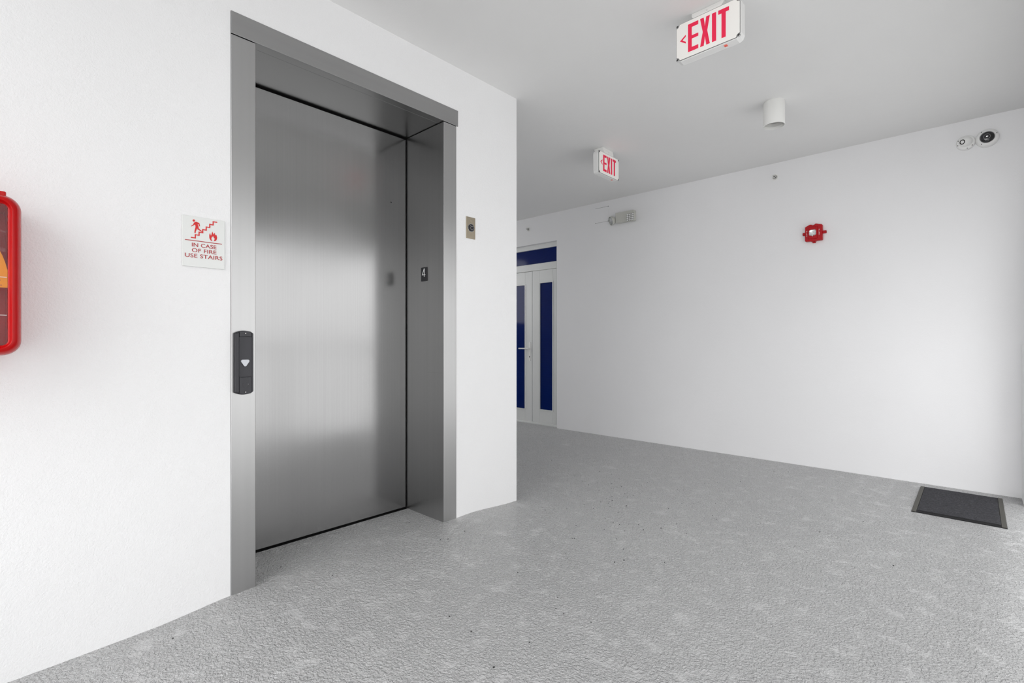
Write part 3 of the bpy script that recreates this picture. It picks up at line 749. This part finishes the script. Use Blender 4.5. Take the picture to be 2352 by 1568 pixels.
# emergency light
em = on_wall_b('emergency_light', 'beige twin-head emergency light mounted on the back wall under the ceiling', 'emergency light', -2.978, 2.565)
bm = NB(); prism(bm, rrect(-0.125, 0.115, -0.058, 0.062, 0.008, 3), -0.062, 0.0); part('battery_housing', bm, M['beige_pl'], em, bev=0.006, seg=3)
bm = NB(); prism(bm, rrect(0.032, 0.138, -0.072, 0.024, 0.010, 4), -0.084, -0.058); rh = part('lamp_head', bm, M['beige_pl'], em, bev=0.004, label='square lamp head with a grid of small white lenses')
bm = NB(); prism(bm, rrect(0.040, 0.132, -0.066, 0.018, 0.006, 3), -0.0855, -0.0835); lp = part('lamp_grille', bm, M['grey_pl'], rh)
for i in range(4):
    for j in range(4):
        x = 0.0505 + i*0.0235; z = -0.055 + j*0.0205
        bm = NB(); lathe(bm, [(0.0090, -0.0850), (0.0080, -0.089), (0.003, -0.091)], 14, 'y', x, 0, z); part('led_lens', bm, M['white_print'], lp, smooth=True)
bm = NB(); lathe(bm, [(0.018, -0.11), (0.018, 0.0)], 18, 'x', -0.095, -0.036, -0.022); part('swivel_arm', bm, M['grey_pl'], em, smooth=True)
q = Vector((0, 0, 1)).rotation_difference(Vector((-0.55, -0.78, -0.30)).normalized()).to_matrix().to_4x4(); mt = Matrix.Translation((-0.170, -0.045, -0.016)) @ q
bm = NB(); lathe(bm, [(0.022, -0.030), (0.040, -0.020), (0.052, 0.006), (0.054, 0.024), (0.050, 0.028), (0.048, 0.018), (0.01, 0.012)], 36, 'z'); bm.transform(mt); lh = part('lamp_head', bm, M['beige_pl'], em, smooth=True, label='round lamp head turned to the left')
bm = NB(); lathe(bm, [(0.048, 0.019), (0.040, 0.026), (0.010, 0.030)], 32, 'z'); bm.transform(mt); part('lamp_lens', bm, M['strobe_lens'], lh, smooth=True)
bm = NB(); lathe(bm, [(0.014, 0.013), (0.010, 0.018)], 16, 'z'); bm.transform(mt); part('bulb', bm, M['chrome'], lh)

# ------------------------------------------------------------------ door mat by the parapet
mt_ = thing('door_mat', 'dark charcoal ribbed mat with an olive-brown border on the grey floor', 'floor mat', (-0.085, 4.64, floor_z(-0.085, 4.64)))
x0, x1, y0, y1 = -0.230, 0.228, -0.392, 0.392
bm = NB()
def xyprism(bm, pts, z0, z1, pts2=None):
    pts2 = pts2 or pts
    loft(bm, [[(x, y, z0) for x, y in pts], [(x, y, z1) for x, y in pts2]])
box(bm, x0, x0+0.026, y0+0.008, y1, -0.002, 0.0085); part('side_border', bm, M['mat_border'], mt_, bev=0.003)
bm = NB(); box(bm, x1-0.026, x1, y0+0.008, y1, -0.002, 0.0085); part('side_border', bm, M['mat_border'], mt_, bev=0.003)
bm = NB(); box(bm, x0+0.026, x1-0.026, y1-0.010, y1, -0.002, 0.005); part('far_border', bm, M['rubber'], mt_)
bm = NB(); loft(bm, [[(x0, y0-0.006, -0.002), (x1, y0-0.006, -0.002), (x1, y0+0.05, -0.002), (x0, y0+0.05, -0.002)], [(x0, y0+0.006, 0.006), (x1, y0+0.006, 0.006), (x1, y0+0.05, 0.008), (x0, y0+0.05, 0.008)]]); part('near_border', bm, M['rubber'], mt_, bev=0.001)
bm = NB(); nx_, ny_ = 26, 44
a0, a1, b0, b1 = x0+0.028, x1-0.028, y0+0.050, y1-0.012
G = [[bm.verts.new((a0+(a1-a0)*i/nx_, b0+(b1-b0)*j/ny_, 0.009 + (random.uniform(-.0012, .0014) if 0 < i < nx_ and 0 < j < ny_ else 0))) for j in range(ny_+1)] for i in range(nx_+1)]
for i in range(nx_):
    for j in range(ny_): bm.faces.new((G[i][j], G[i+1][j], G[i+1][j+1], G[i][j+1]))
box(bm, a0, a1, b0, b1, -0.002, 0.006)
part('carpet_pad', bm, M['carpet'], mt_)

# ------------------------------------------------------------------ grit specks scattered on the floor
bm = NB()
for k, (x, y) in enumerate(SPECKS):
    r = 0.0042 if k % 9 == 0 else random.uniform(0.0023, 0.0034)
    z = floor_z(x, y); n = 7; a0 = random.uniform(0, 6)
    P = [(x + r*random.uniform(.7, 1.2)*math.cos(a0+2*PI*i/n), y + r*random.uniform(.6, 1.4)*math.sin(a0+2*PI*i/n)) for i in range(n)]
    loft(bm, [[(px, py, z+0.0002) for px, py in P], [(x+(px-x)*.6, y+(py-y)*.6, z+0.0028) for px, py in P]])
gr = part('floor_grit', bm, M['dirt']); gr['kind'] = 'stuff'; gr['label'] = 'tiny black grit specks scattered over the grey floor'; gr['category'] = 'grit'
